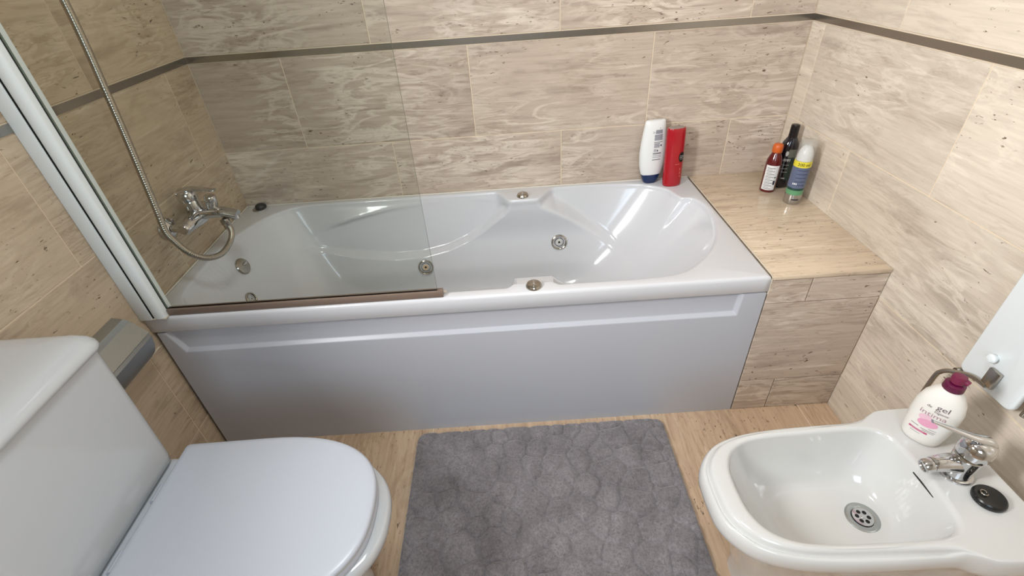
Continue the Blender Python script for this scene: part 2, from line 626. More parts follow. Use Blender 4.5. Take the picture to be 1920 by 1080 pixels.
def rect_r(t, inset):
    dx, dy = math.cos(t)*ax, math.sin(t)*ay
    s = 1e9
    if dx > 1e-9: s = min(s, (X1-inset-cx)/dx)
    if dx < -1e-9: s = min(s, (X0+inset-cx)/dx)
    if dy > 1e-9: s = min(s, (Y1-inset-cy)/dy)
    if dy < -1e-9: s = min(s, (Y0+inset-cy)/dy)
    return s


DEP = .405
ZL_LOW = [(.15, .405), (.26, .372), (.40, .338), (.54, .318), (.66, .320), (.76, .340), (.84, .372), (.90, .410), (.96, .462), (1.00, .505), (1.02, .56)]
ZL_UP = [(.15, .40), (.28, .432), (.40, .468), (.55, .495), (.70, .510), (.85, .516), (.95, .50), (1.02, .47)]
ZR = [(1.10, .58), (1.13, .525), (1.25, .440), (1.40, .335), (1.50, .25), (1.6, .15)]


def bulge(x, z):
    """how far the side wall of the tub steps inward at (x, z): the arm-rest and back-rest scoops leave a ridge"""
    wdt = .016 + .022*sst(.44, .53, z) + .034*sst(1.04, 1.10, x)
    if x < 1.06:
        m = sst(-wdt*.5, wdt*.5, interp(ZL_LOW, x)-z)
        up = sst(-.004, .012, z-interp(ZL_UP, x))*.30*sst(.2, .4, x)*(1-sst(.90, .98, x))
        m = max(m, up)
        amp = lerp(.030, .078, sst(.36, .53, z))
        return amp*m*sst(.12, .42, x)
    m = sst(-wdt*.5, wdt*.5, interp(ZR, x)-z)
    amp = lerp(.030, .078, sst(.36, .53, z))
    return amp*m*(1-sst(1.30, 1.56, x))


rings = []


def ring(fn):
    rings.append([fn(t) for t in angs])


def pt(t, r, z):
    return (cx+math.cos(t)*ax*r, cy+math.sin(t)*ay*r, z)


def off(t, d):     # opening outline moved outward by d metres, kept inside the rectangle
    k = math.hypot(math.cos(t)*ax, math.sin(t)*ay)
    return min(ft(t)+d/k, rect_r(t, .0045) - .001)


def lip(t, d, z):
    x, y, z = pt(t, off(t, d), z)
    return (x, y - tab(x, True) if math.sin(t) > 0 else y + tab(x, False), z)


ring(lambda t: pt(t, rect_r(t, .022), .487))
ring(lambda t: pt(t, rect_r(t, .004), .485))
ring(lambda t: pt(t, rect_r(t, 0), .489))
ring(lambda t: pt(t, rect_r(t, 0), H-.011))
ring(lambda t: pt(t, rect_r(t, .0012), H-.005))
ring(lambda t: pt(t, rect_r(t, .004), H-.0012))
ring(lambda t: pt(t, max(rect_r(t, .009), off(t, .012)), H))
for d_, z_ in ((.0105, H), (.006, H-.0006), (.0025, H-.0028), (.0005, H-.0068)):
    ring(lambda t, d_=d_, z_=z_: lip(t, d_, z_))
NS = 104
for i in range(NS+1):
    s = (i/NS)

    def fn(t, s=s):
        c = math.cos(t)
        ac = .42+.42*sst(.35, .92, c)+.14*sst(.35, .9, -c)
        a, d = bez((0, 0), (ac*.62, .62), (ac*1.02, 1.0), (1, 1), s)
        d = min(d, 1)
        r = lerp(lerp(ft(t), ft0(t), sst(.0, .34, a)), fb(t), a)
        x, y, z = pt(t, r, H-.012-(DEP-.012)*d)
        # the notch of the outline fades, the scoops of the two long sides
        sn = math.sin(t)
        inwin = sst(.30, .55, abs(sn))
        tabw = 1-sst(.048, .080, abs(x-1.06)-(.05 if x > 1.06 else 0))
        sh = bulge(x, z)*inwin*sst(.16, .27, z)*(1-sst(H-lerp(.075, .022, tabw), H-.010, z))
        tabd = tab(x, sn > 0)*(1-sst(.010, .085, H-z))
        y = y - max(tabd, sh)*(1 if sn > 0 else -1)
        return (x, y, z)
    ring(fn)
for q in (.7, .4, .12):
    ring(lambda t, q=q: ((.80+(pt(t, fb(t), 0)[0]-.80)*q), (.345+(pt(t, fb(t), 0)[1]-.345)*q), H-DEP-.004*(1-q)))
V, F = loft(rings, cap0=False)
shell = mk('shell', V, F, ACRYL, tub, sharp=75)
BV = BVHTree.FromPolygons([Vector(v) for v in V], F)


def hit(o, d):
    p, n, _, _ = BV.ray_cast(Vector(o), Vector(d).normalized())
    if n.dot(Vector(d)) > 0:
        n = -n
    return p, n


# front panel: recessed band above, proud field below, bevelled step between
pz = .4095
prof = []
yb, yf = .020, -.0005


def panel():
    P = {}
    V, F = [], []

    def q(*pts_):
        n = len(V)
        V.extend(pts_)
        F.append(tuple(range(n, n+len(pts_))))
    x0, x1 = .0125, LX-.002
    ztop = .4835
    yr, yp = .0125, 0.0005           # recessed / proud planes
    xa, xb = .060, LX-.068           # ends of the recess
    st = .0085                        # width of the slope
    # recess polygon corners: slanted left end, square right end
    rec = [(xa-.028, ztop), (xa, pz), (xb, pz), (xb+.004, ztop)]
    inn = [(xa-.028+st, ztop), (xa+st*.6, pz+st), (xb-st, pz+st), (xb+.004-st, ztop)]
    # proud field around
    q((x0, yp, 0), (x1, yp, 0), (x1, yp, pz-.0), (xb, yp, pz), (xa, yp, pz), (x0, yp, pz))
    q((x0, yp, pz), (xa, yp, pz), (xa-.028, yp, ztop), (x0, yp, ztop))
    q((xb, yp, pz), (x1, yp, pz), (x1, yp, ztop), (xb+.004, yp, ztop))
    for a, b, c_, d_ in zip(rec, rec[1:], inn, inn[1:]):
        q((a[0], yp, a[1]), (b[0], yp, b[1]), (d_[0], yr, d_[1]), (c_[0], yr, c_[1]))
    q(*[(p[0], yr, p[1]) for p in inn])
    bm = bmesh.new()
    vs = [bm.verts.new(v) for v in V]
    for f in F:
        bm.faces.new([vs[i] for i in f])
    bmesh.ops.remove_doubles(bm, verts=bm.verts, dist=1e-5)
    bm.verts.ensure_lookup_table()
    ed = [e for e in bm.edges if len(e.link_faces) == 2 and e.calc_face_angle(0) > .2]
    bmesh.ops.bevel(bm, geom=ed, offset=.0026, segments=3, profile=.5, affect='EDGES')
    # thickness: closed back
    ret = bmesh.ops.extrude_edge_only(bm, edges=[e for e in bm.edges if e.is_boundary])
    for v in [g for g in ret['geom'] if isinstance(g, bmesh.types.BMVert)]:
        v.co.y = .016
    bm.verts.index_update()
    out = [v.co.copy() for v in bm.verts], [tuple(v.index for v in f.verts) for f in bm.faces]
    bm.free()
    return out


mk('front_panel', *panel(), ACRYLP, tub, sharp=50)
mk('plinth_shadow_gap', *box(.02, LX-.01, .018, .03, 0, .48), DARK, tub, smooth=False)  # near-black board, its colour stands in for the shade of the panel gap
for _c in tub.children:
    if _c.name.startswith('plinth'):
        _c.name = 'shadow_gap_backing'


def jet(p, n, r=.031, warm=False):
    j = mk('jet', *lathe([(r, -.004), (r, .002), (r*.96, .0052), (r*.86, .0066), (r*.78, .0052), (r*.74, .001), (r*.70, -.004), (r*.3, -.006)], p, n, 40), CHROME_D, tub)
    mk('inner_ring', *lathe([(r*.64, -.006), (r*.64, .0005), (r*.60, .003), (r*.50, .003), (r*.44, -.001), (r*.40, -.005)], p, n, 32), CHROME, j)
    mk('socket', *lathe([(r*.72, -.0055), (r*.72, -.0026), (r*.1, -.0026)], p, n, 24), DARK, j)
    mk('nozzle', *lathe([(r*.34, -.004), (r*.36, .002), (r*.31, .0048), (r*.17, .0050), (r*.14, .002), (r*.12, .0)], p, n, 24),
       mat('nozzle_plastic', (214, 186, 150) if warm else (208, 204, 198), .35), j)
    mk('bore', *lathe([(r*.155, .001), (r*.155, .0022), (r*.02, .0022)], p, n, 16), DARK, j)
    return j


for (jx, jz, wm) in ((1.195, .338, False), (.660, .273, True)):
    p, n = hit((jx, .35, jz), (0, 1, .0))
    jet(p, n, .031, wm)
for (jx, jz) in ((1.195, .338), (.660, .273)):
    p, n = hit((jx, .35, jz), (0, -1, .0))
    jet(p, n)
# suction jet and overflow on the head end
p, n = hit((.6, .345, .372), (-1, -.10, 0))
jet(p, n, .024)
p, n = hit((.6, .345, .455), (-1, .06, 0))
ov = mk('overflow_cover', *lathe([(.029, -.004), (.029, .004), (.026, .0075), (.018, .0085), (.002, .0088)], p, n, 36), CHROME_D, tub)
mk('overflow_grip', *lathe([(.010, .006), (.010, .011), (.008, .013), (.002, .0135)], p+Vector((0, .008, .004)), n, 20, sy=.5), CHROME, ov)
# drain in the tub floor
dr = mk('drain', *lathe([(.034, -.003), (.034, .002), (.030, .004), (.026, .003), (.002, .003)], (.45, .345, H-DEP+.0005), (0, 0, 1), 32), CHROME, tub)
# two air controls on the tabs of the rim
for (kx, ky) in ((1.061, .606), (1.061, .030)):
    kn = mk('air_knob', *lathe([(.022, 0), (.022, .004), (.0205, .006), (.019, .010), (.016, .0115), (.002, .0118)], (kx, ky, H-.0005), (0, 0, 1), 36), CHROME_D, tub)
    mk('grip_bar', *box(kx-.003, kx+.003, ky-.014, ky+.014, H+.010, H+.0145, .001), CHROME, kn)
# sealant along the walls
mk('sealant', *tube([(.004, .02, H+.0006), (.004, D-.006, H+.0006), (.03, D-.004, H+.0006), (LX-.004, D-.004, H+.0002)], .0024, 8), mat('white_caulk', (222, 214, 204), .5), tub)

plug = thing('bath_plug', 'black rubber bath plug on the back left corner of the bathtub rim', 'plug', (.066, .655, H))
mk('plug_body', *lathe([(.017, .0005), (.0205, .004), (.021, .009), (.018, .015), (.010, .0195), (.001, .0205)], (.066, .655, H), (0, 0, 1), 28), BLACKR, plug)
mk('base_ring', *lathe([(.019, .0004), (.0235, .0006), (.0235, .003), (.019, .004)], (.060, .648, H), (0, 0, 1), 28), CHROME_D, plug)

# ================================================================== GLASS SCREEN
scr = thing('shower_screen', 'clear glass shower screen in a white aluminium frame on the bathtub rim', 'shower screen', (.03, .015, H))


def half_round(x0, x1, y0, y1, z0, z1, n=12):
    pts = [(x0, y1), (x0, y0+.006)]
    for k in range(n+1):
        a = PI + PI*k/n
        pts.append(((x0+x1)/2+(x1-x0)/2*math.cos(a), y0+.010+.010*math.sin(a)))
    pts.append((x1, y1))
    return loft([[(x, y, z) for x, y in pts] for z in (z0, z1)])


mk('wall_profile', *box(.0003, .0345, -.0110, .034, H+.0008, 2.02, .0025, 2), ALU, scr)
mk('gasket', *box(.0345, .0362, -.007, .030, H+.002, 2.02), DARK, scr, smooth=False)
mk('hinge_profile', *half_round(.0362, .0680, -.0110, .032, H+.004, 2.02), ALU, scr, sharp=50)
mk('gasket', *box(+.0676, .0700, .0110, .0124, H+.0205, 2.0), DARK, scr, smooth=False)
mk('foot_cap', *box(.0005, .0700, -.0095, .033, H+.0002, H+.0040, .001), YELLOWRIM, scr)
gx0, gx1, gy0, gy1, gz0, gz1 = .0690, .800, .0125, .0185, H+.020, 2.0
gl = mk('glass_pane', *box(gx0, gx1, gy0, gy1, gz0, gz1), [GLASS, GLASS_EDGE], scr, smooth=False)
for pl in gl.data.polygons:
    if abs(pl.normal.y) < .5:
        pl.material_index = 1
mk('seal_strip', *box(.0690, .815, .0060, .0250, H+.0006, H+.0200, .002), SEAL, scr)
mk('seal_lip', *box(.0690, .822, .0240, .0320, H+.0006, H+.0060, .001), CAULK, scr)

# ================================================================== BATH MIXER TAP AND HOSE
tap = thing('bath_mixer_tap', 'chrome wall mounted bath mixer tap above the left end of the bathtub', 'tap', (0, .315, .68))
TZ = .682
for ty in (.240, .390):
    mk('wall_flange', *lathe([(.034, .0006), (.034, .004), (.031, .014), (.020, .021), (.015, .024), (.002, .024)], (0, ty, TZ), (1, 0, 0), 32), CHROME, tap)
    mk('wall_union', *lathe([(.0125, .018), (.0125, .034), (.0150, .035), (.0150, .050), (.012, .052)], (0, ty, TZ), (1, 0, 0), 24), CHROME, tap)
mk('body', *lathe([(.002, -.094), (.013, -.093), (.0172, -.088), (.0205, -.050), (.0245, -.026), (.0265, 0), (.0245, .026), (.0205, .050), (.0172, .088), (.013, .093), (.002, .094)],
                  (.060, .315, TZ), (0, 1, 0), 32), CHROME, tap)
sp = cr([(.060, .315, TZ+.004), (.095, .315, TZ+.010), (.135, .315, TZ+.008), (.178, .315, TZ-.004)], 8)
mk('spout', *tube(sp, lambda t: lerp(.0250, .0180, t), 24, .78), CHROME, tap)
mk('aerator', *lathe([(.0125, 0), (.0125, .014), (.010, .016), (.001, .0161)], (.166, .315, TZ-.002), (.15, 0, -1), 24), CHROME, tap)
mk('hose_outlet', *lathe([(.0130, 0), (.0130, .014), (.0112, .016), (.0112, .026), (.010, .030)], (.140, .300, TZ-.010), (.15, -.1, -1), 24), CHROME_D, tap)
mk('diverter_knob', *join(lathe([(.0140, 0), (.0140, .020), (.0150, .024), (.0165, .032), (.0165, .046), (.0140, .0495), (.001, .050)], (.108, .318, TZ+.014), (.2, 0, 1), 24)), CHROME, tap)
mk('cartridge_housing', *lathe([(.0235, .0), (.0250, .020), (.0250, .044), (.0240, .047), (.0262, .0485), (.0280, .062), (.0265, .074), (.018, .082), (.002, .084)],
                               (.060, .315, TZ+.006), (-.10, 0, 1), 36), CHROME, tap)
lv = cr([(.040, .315, TZ+.082), (.066, .315, TZ+.088), (.095, .315, TZ+.086), (.142, .315, TZ+.079)], 8)
mk('lever', *tube(lv, lambda t: lerp(.0225, .0100, t**.7)*(1 if t < .96 else .8), 20, .38), CHROME, tap)

hose_pts = [(.070, .215, 1.95), (.072, .208, 1.60), (.078, .203, 1.262), (.078, .185, 1.066), (.078, .167, .930), (.080, .143, .790), (.082, .131, .730), (.092, .131, .697),
            (.110, .137, .655), (.130, .160, .622), (.145, .205, .605), (.152, .255, .612), (.153, .288, .632), (.146, .298, .655), (.1445, .2975, .668)]
hp = cr(hose_pts, 26)


def hose_r(t):
    return .0073


hose = thing('shower_hose', 'silver ribbed shower hose looping from under the bath mixer tap', 'shower hose', (.14, .29, .66))
# ribs: alternate radii along the sweep
P = hp
dense = []
for a, b in zip(P, P[1:]):
    k = max(1, int((b-a).length/.0016))
    dense += [a+(b-a)*(i/k) for i in range(k)]
dense.append(P[-1])
nn = len(dense)
mk('ribbed_sleeve', *tube(dense, lambda t: .0082+.0005*(1 if int(t*(nn-1)+.5) % 3 else -.4), 12), CHROME_D, hose, sharp=80)
mk('hose_nut', *lathe([(.0095, 0), (.0115, .003), (.0110, .018), (.0095, .022)], P[-1]-Vector((0, 0, .014)), (.05, 0, 1), 12), CHROME_D, hose)
mk('hand_shower', *tube(cr([(.070, .215, 1.93), (.075, .214, 2.0), (.10, .212, 2.07), (.16, .21, 2.10)], 8), lambda t: lerp(.011, .014, t), 16), CHROME, hose)

# ================================================================== TOILET ROLL COVER on left wall
tr = thing('toilet_roll_cover', 'brushed steel toilet roll holder on the left wall between cistern and bathtub', 'toilet roll holder', (0, -.14, .45))
prof = [(0.0008, .604), (.030, .598), (.046, .588), (.050, .5865), (.0505, .583), (.075, .557), (.0775, .552), (.075, .5475), (.079, .538), (.074, .512), (.060, .486), (.040, .468), (.0008, .455)]
prof = [(x*.87, z) for x, z in prof]
rg = [[(x, y, z) for x, z in prof] for y in (-.225, -.224, -.0755, -.0745)]
rg[0] = [(x*.97, -.225, lerp(.53, z, .985)) for x, z in prof]
rg[3] = [(x*.97, -.0745, lerp(.53, z, .985)) for x, z in prof]
mk('cover', *loft(rg), BRUSHED, tr, sharp=22)
mk('flap', *loft([[(x*.87, y, z) for x, z in ((.046, .5905), (.0795, .5575), (.0825, .5535), (.0810, .5510), (.0765, .5530), (.046, .5850))] for y in (-.222, -.078)]), BRUSHED, tr, sharp=30)
mk('roll_opening', *box(.016, .057, -.2262, -.2235, .487, .53), DARK, tr, smooth=False)

# ================================================================== TOILET
toi = thing('toilet', 'white close coupled toilet with closed lid against the left wall', 'toilet', (.3, -.505, 0))
TY = -.507


def dshape(x0, x1, hw, cyy, n=48, p=2.35, back_r=.009):
    """plan outline: straight back at x0, sides, D-shaped front at x1"""
    xs = x0+(x1-x0)*.40
    pts = []
    for k in range(n+1):                      # front half superellipse from -y to +y
        a = -PI/2 + PI*k/n
        c_, s_ = math.cos(a), math.sin(a)
        pts.append((xs+(x1-xs)*abs(c_)**(2/p), cyy+hw*math.copysign(abs(s_)**(2/p), s_)))
    for k in range(5):
        a = PI/2*k/4
        pts.append((x0+back_r-back_r*math.sin(a), cyy+hw*.985-back_r+back_r*math.cos(a)))
    for k in range(5):
        a = PI/2*k/4
        pts.append((x0+back_r-back_r*math.cos(a), cyy-hw*.985+back_r-back_r*math.sin(a)))
    return pts


def inset_ring(pts, s, c, z, sx=None):
    return [(c[0]+(p[0]-c[0])*(sx or s), c[1]+(p[1]-c[1])*s, z) for p in pts]


lid = dshape(.232, .700, .186, TY, p=2.5)
lc = (.46, TY)
rg = [inset_ring(lid, s, lc, z) for s, z in ((.94, .4010), (.985, .4015), (.997, .4035), (1.0, .4075), (.998, .4105), (.990, .4135), (.975, .4155), (.93, .4168), (.7, .4185), (.3, .4195), (.02, .42))]
LIDo = mk('lid', *loft(rg), LIDM, toi, sharp=60)
mk('lid_bumper', *loft([inset_ring(lid, s, lc, z) for s, z in ((.96, .3985), (.988, .3985), (.992, .4000), (.988, .4022), (.96, .4022))], cap0=True), YELLOWRIM, toi)
seat = dshape(.236, .699, .185, TY, p=2.5)
mk('seat', *loft([inset_ring(seat, s, lc, z) for s, z in ((.95, .3800), (.985, .3800), (.998, .384), (1.0, .390), (.995, .396), (.98, .3985), (.95, .3990))]), LIDM, toi, sharp=60)
bowl = dshape(.200, .722, .183, TY, p=2.35)
bc = (.44, TY)
rg = []
for s, sx_, z in ((.62, .60, .0), (.64, .62, .004), (.63, .61, .04), (.60, .58, .12), (.66, .65, .20), (.80, .80, .28), (.93, .93, .325), (.985, .985, .345), (1.0, 1.0, .358), (1.0, 1.0, .368), (.99, .99, .376), (.97, .975, .3795), (.90, .92, .380)):
    rg.append(inset_ring(bowl, s, bc, z, sx_))
mk('bowl', *loft(rg), CERAM, toi, sharp=60)
mk('foot', *box(.02, .30, TY-.10, TY+.10, .0, .30, .03, 4), CERAM, toi)
mk('cistern_shelf', *box(.012, .262, TY-.178, TY+.178, .30, .3805, .018, 4), CERAM, toi)
for s in (-1, 1):
    mk('hinge', *lathe([(.012, -.02), (.012, .02)], (.226, TY+s*.07, .393), (0, 1, 0), 16), LIDM, toi)


def tank():
    rg = []
    for z, x1, hw in ((.3815, .150, .150), (.384, .188, .168), (.392, .1985, .1735), (.41, .200, .1745), (.56, .205, .178), (.728, .210, .181)):
        rg.append([(x, y, z) for x, y in rrect(.010, x1, TY-hw, TY+hw, .022)])
    return loft(rg)


mk('cistern', *tank(), CERAM, toi, sharp=60)
rg = []
for z, x1, hw, x0 in ((.7260, .206, .178, .012), (.7255, .214, .184, .007), (.728, .2195, .187, .005), (.735, .2215, .188, .004), (.742, .2200, .187, .004), (.750, .212, .184, .005), (.7565, .198, .178, .010),
                      (.7605, .180, .168, .020), (.7625, .150, .14, .045)):
    rg.append([(x, y, z) for x, y in rrect(x0, x1, TY-hw, TY+hw, .030, 8)])
mk('cistern_lid', *loft(rg), CERAM, toi, sharp=60)
bt = mk('flush_button', *lathe([(.026, .0), (.026, .003), (.023, .005), (.002, .0052)], (.085, TY+.085, .7625), (0, 0, 1), 28), CHROME, toi)

# ================================================================== BATH MAT
MX0, MX1, MY0, MY1 = .658, 1.462, -.640, -.022
rnd = random.Random(11)
seeds = []
tries = 0
while len(seeds) < 120 and tries < 9000:
    tries += 1
    q = (rnd.uniform(MX0-.02, MX1+.02), rnd.uniform(MY0-.02, MY1+.02), rnd.uniform(.75, 1.35))
    if all(math.hypot(q[0]-s[0], q[1]-s[1]) > .0385*(q[2]+s[2])*.72 for s in seeds):
        seeds.append(q)
NX, NY = 270, 208
cell = {}
for s in seeds:
    cell.setdefault((int(s[0]//.10), int(s[1]//.10)), []).append(s)
V, F = [], []


def mat_h(x, y):
    wx = x + .006*noise.noise(Vector((x*22, y*22, 0)))
    wy = y + .006*noise.noise(Vector((x*22, y*22, 7)))
    ds = []
    ci, cj = int(wx//.10), int(wy//.10)
    for a in (-1, 0, 1):
        for b in (-1, 0, 1):
            for s in cell.get((ci+a, cj+b), ()):
                ds.append(math.hypot(wx-s[0], wy-s[1])/s[2])
    ds.sort()
    if len(ds) < 2:
        return .012
    e = ds[1]-ds[0]
    dome = 1-(1-min(1, e/.027))**2.4
    soft = .55+.45*noise.noise(Vector((x*6, y*6, 3)))
    h =   .0075 + .0125*dome*(.55+.45*soft)
    h += .0016*noise.noise(Vector((x*120, y*120, 1))) + .0011*noise.noise(Vector((x*260, y*260, 5)))
    return h


for j in range(NY+1):
    for i in range(NX+1):
        x = lerp(MX0, MX1, i/NX)
        y = lerp(MY0, MY1, j/NY)
        # rounded corners and slightly wavy edge
        r = .035
        dx = max(MX0+r-x, x-(MX1-r), 0)
        dy = max(MY0+r-y, y-(MY1-r), 0)
        if dx > 0 and dy > 0:
            m_ = max(dx, dy)
            l_ = math.hypot(dx, dy)
            k = m_/l_
            x += (-dx if x > (MX0+MX1)/2 else dx)*(1-k)
            y += (-dy if y > (MY0+MY1)/2 else dy)*(1-k)
        ed = min(i/NX*(MX1-MX0), (1-i/NX)*(MX1-MX0), j/NY*(MY1-MY0), (1-j/NY)*(MY1-MY0))
        z = mat_h(x, y)*math.sqrt(max(0, 1-(1-min(1, ed/.012))**2)) + .0006
        V.append((x, y, z))
for j in range(NY):
    for i in range(NX):
        a = j*(NX+1)+i
        F.append((a, a+1, a+NX+2, a+NX+1))
MATM = mat('grey_plush', (146, 139, 139), 0.95)
MATM.node_tree.nodes['Principled BSDF'].inputs['Sheen Weight'].default_value = .5
nt = MATM.node_tree
tc = nt.nodes.new('ShaderNodeTexCoord')
n1 = nt.nodes.new('ShaderNodeTexNoise'); n1.inputs['Scale'].default_value = 9; n1.inputs['Detail'].default_value = 8; n1.inputs['Roughness'].default_value = .72
n2 = nt.nodes.new('ShaderNodeTexNoise'); n2.inputs['Scale'].default_value = 170; n2.inputs['Detail'].default_value = 4; n2.inputs['Distortion'].default_value = 1.0
r1 = nt.nodes.new('ShaderNodeValToRGB')
r1.color_ramp.elements[0].position = .30; r1.color_ramp.elements[0].color = lin((106, 100, 101))
r1.color_ramp.elements[1].position = .70; r1.color_ramp.elements[1].color = lin((150, 144, 146))
r2 = nt.nodes.new('ShaderNodeValToRGB')
r2.color_ramp.elements[0].position = .30; r2.color_ramp.elements[0].color = (.62, .60, .60, 1)
r2.color_ramp.elements[1].position = .62; r2.color_ramp.elements[1].color = (1.05, 1.05, 1.05, 1)
mm = nt.nodes.new('ShaderNodeMix'); mm.data_type = 'RGBA'; mm.blend_type = 'MULTIPLY'; mm.inputs[0].default_value = 1
bp = nt.nodes.new('ShaderNodeBump'); bp.inputs['Strength'].default_value = .8; bp.inputs['Distance'].default_value = .002
nt.links.new(tc.outputs['Object'], n1.inputs[0]); nt.links.new(tc.outputs['Object'], n2.inputs[0])
nt.links.new(n1.outputs[0], r1.inputs[0]); nt.links.new(n2.outputs[0], r2.inputs[0])
nt.links.new(r1.outputs[0], mm.inputs[6]); nt.links.new(r2.outputs[0], mm.inputs[7])
nt.links.new(mm.outputs[2], nt.nodes['Principled BSDF'].inputs['Base Color'])
nt.links.new(n2.outputs[0], bp.inputs['Height']); nt.links.new(bp.outputs[0], nt.nodes['Principled BSDF'].inputs['Normal'])
bmt = mk('bath_mat', V, F, MATM, None, origin=((MX0+MX1)/2, (MY0+MY1)/2, 0), sharp=90)
tag(bmt, 'grey plush bath mat with embossed pebble pattern on the floor', 'bath mat')

# ================================================================== BIDET
bid = thing('bidet', 'white ceramic bidet with square deck beside the right wall', 'bidet', (1.72, -.505, 0))
BY = -.505
# outer plan outline, counter-clockwise (front is -x)
bo = [(1.370, BY), (1.374, BY+.050), (1.394, BY+.088), (1.430, BY+.118), (1.49, BY+.138), (1.57, BY+.148), (1.66, BY+.151), (1.745, BY+.151),
      (1.780, BY+.153), (1.800, BY+.163), (1.822, BY+.170), (1.870, BY+.171), (1.915, BY+.168), (1.940, BY+.150), (1.951, BY+.115), (1.952, BY+.05), (1.952, BY)]
bo_c = cr([(a, b, 0) for a, b in bo], 6)
half = [(p.x, p.y) for p in bo_c]
outl = half + [(x, 2*BY-y) for x, y in reversed(half[1:-1])]
bcx, bcy, bax, bay = 1.62, BY, .25, .15
fo = polar(outl, (bcx, bcy), bax, bay)
# inner (basin) opening: D with its straight side at the deck
io = [(1.428, BY), (1.432, BY+.045), (1.452, BY+.083), (1.492, BY+.106), (1.55, BY+.115), (1.65, BY+.118), (1.730, BY+.118), (1.772, BY+.112), (1.793, BY+.092), (1.801, BY+.06), (1.805, BY)]
io_c = cr([(a, b, 0) for a, b in io], 6)
half = [(p.x, p.y) for p in io_c]
inl = half + [(x, 2*BY-y) for x, y in reversed(half[1:-1])]
fi = polar(inl, (bcx, bcy), bax, bay)
bb = []
for k in range(120):
    a = 2*PI*k/120
    c_, s_ = math.cos(a), math.sin(a)
    q = (abs(c_)**2.6+abs(s_)**2.6)**(-1/2.6)
    bb.append((1.655+.108*q*c_, BY+.058*q*s_))
fbb = polar(bb, (bcx, bcy), bax, bay)
BA = [2*PI*k/260 for k in range(260)]


def bp_(t, r, z):
    return (bcx+math.cos(t)*bax*r, bcy+math.sin(t)*bay*r, z)


def boff(f, t, d):
    return f(t)+d/math.hypot(math.cos(t)*bax, math.sin(t)*bay)


BZ = .392


def isdeck(t):      # 1 at the deck, 0 round the bowl front
    x = bp_(t, fo(t), 0)[0]
    return sst(1.745, 1.80, x)


rings = []
for (dd, z0_, zd) in ((-.130, .0, .0), (-.125, .008, .008), (-.128, .05, .05)):
    rings.append([(lerp(bp_(t, boff(fo, t, -.03), 0)[0], 1.70, .32), lerp(bp_(t, boff(fo, t, -.03), 0)[1], BY, .36), z0_) for t in BA])
for kx, ky, z in ((.30, .33, .14), (.22, .26, .22), (.12, .15, .29), (.05, .07, .325), (.015, .025, .335)):
    rings.append([(lerp(bp_(t, fo(t), 0)[0], 1.70, kx), lerp(bp_(t, fo(t), 0)[1], BY, ky), z) for t in BA])
# outer flange (lower), groove, raised inner rim; the deck is flat and full height
for d, zb, zd in ((-.001, .342, .345), (0, .352, .358), (-.001, .366, .374), (-.005, .3755, .386), (-.0085, .3785, .3905), (-.0110, .3780, BZ), (-.0130, .3770, BZ), (-.0150, .3795, BZ), (-.0170, .3850, BZ), (-.0200, .3900, BZ), (-.0250, BZ, BZ)):
    rings.append([bp_(t, boff(fo, t, d), lerp(zb, zd, isdeck(t))) for t in BA])
rings.append([bp_(t, boff(fi, t, .012), BZ) for t in BA])
for d, z in ((.007, BZ-.0006), (.003, BZ-.0028), (.0008, BZ-.0065)):
    rings.append([bp_(t, boff(fi, t, d), z) for t in BA])
BD = .135
for i in range(29):
    s = i/28
    row = []
    for t in BA:
        c = math.cos(t)
        ac = .50-.12*sst(.4, .9, c)+.12*sst(.4, .9, -c)
        a, d = bez((0, 0), (ac*.45, .55), (ac*1.0, 1.0), (1, 1), s)
        row.append(bp_(t, lerp(fi(t), fbb(t), a), BZ-.010-(BD-.010)*min(d, 1)))
    rings.append(row)
DRX, DRY = 1.724, BY-.006
for q in (.6, .35):
    rings.append([(lerp(DRX, bp_(t, fbb(t), 0)[0], q), lerp(DRY, bp_(t, fbb(t), 0)[1], q), BZ-BD-.004*(1-q)) for t in BA])
V, F = loft(rings)
mk('bowl', V, F, CERAM_B, bid, sharp=70)
BB = BVHTree.FromPolygons([Vector(v) for v in V], F)


def bhit(o, d):
    p, n, _, _ = BB.ray_cast(Vector(o), Vector(d).normalized())
    if n.dot(Vector(d)) > 0:
        n = -n
    return p, n


p, n = bhit((DRX, DRY, .36), (0, 0, -1))
p = Vector(p)+Vector((0, 0, .0022))
dz = (0, 0, 1)
drn = mk('drain_flange', *lathe([(.0200, -.006), (.0210, -.0005), (.0235, .0008), (.0310, .0010), (.0335, .0), (.0335, -.003)], p, dz, 40), BRUSHED, bid)
drn.data.polygons.foreach_set('use_smooth', [True]*len(drn.data.polygons))
mk('drain_bore', *lathe([(.0205, -.003), (.0205, -.0005), (.001, -.0005)], p-Vector((0, 0, .0035))+Vector((0, 0, .004)), dz, 32), DARK, drn)
hl = [(.0115*math.cos(2*PI*k/6+.3), .0115*math.sin(2*PI*k/6+.3)) for k in range(6)]
plate_with_holes('strainer', p+Vector((0, 0, .0016)), dz, .0205, hl, .0043, .0008, CHROME, drn)
mk('strainer_screw', *lathe([(.0036, 0), (.0034, .0010), (.001, .0014)], p+Vector((0, 0, .0018)), dz, 16), CHROME, drn)
p, n = bhit((1.68, BY-.004, .372), (1, 0, 0))
mk('overflow_slot', *box(p.x-.0016, p.x+.003, BY-.036, BY+.022, .3700, .3732, .0006), DARK, bid)

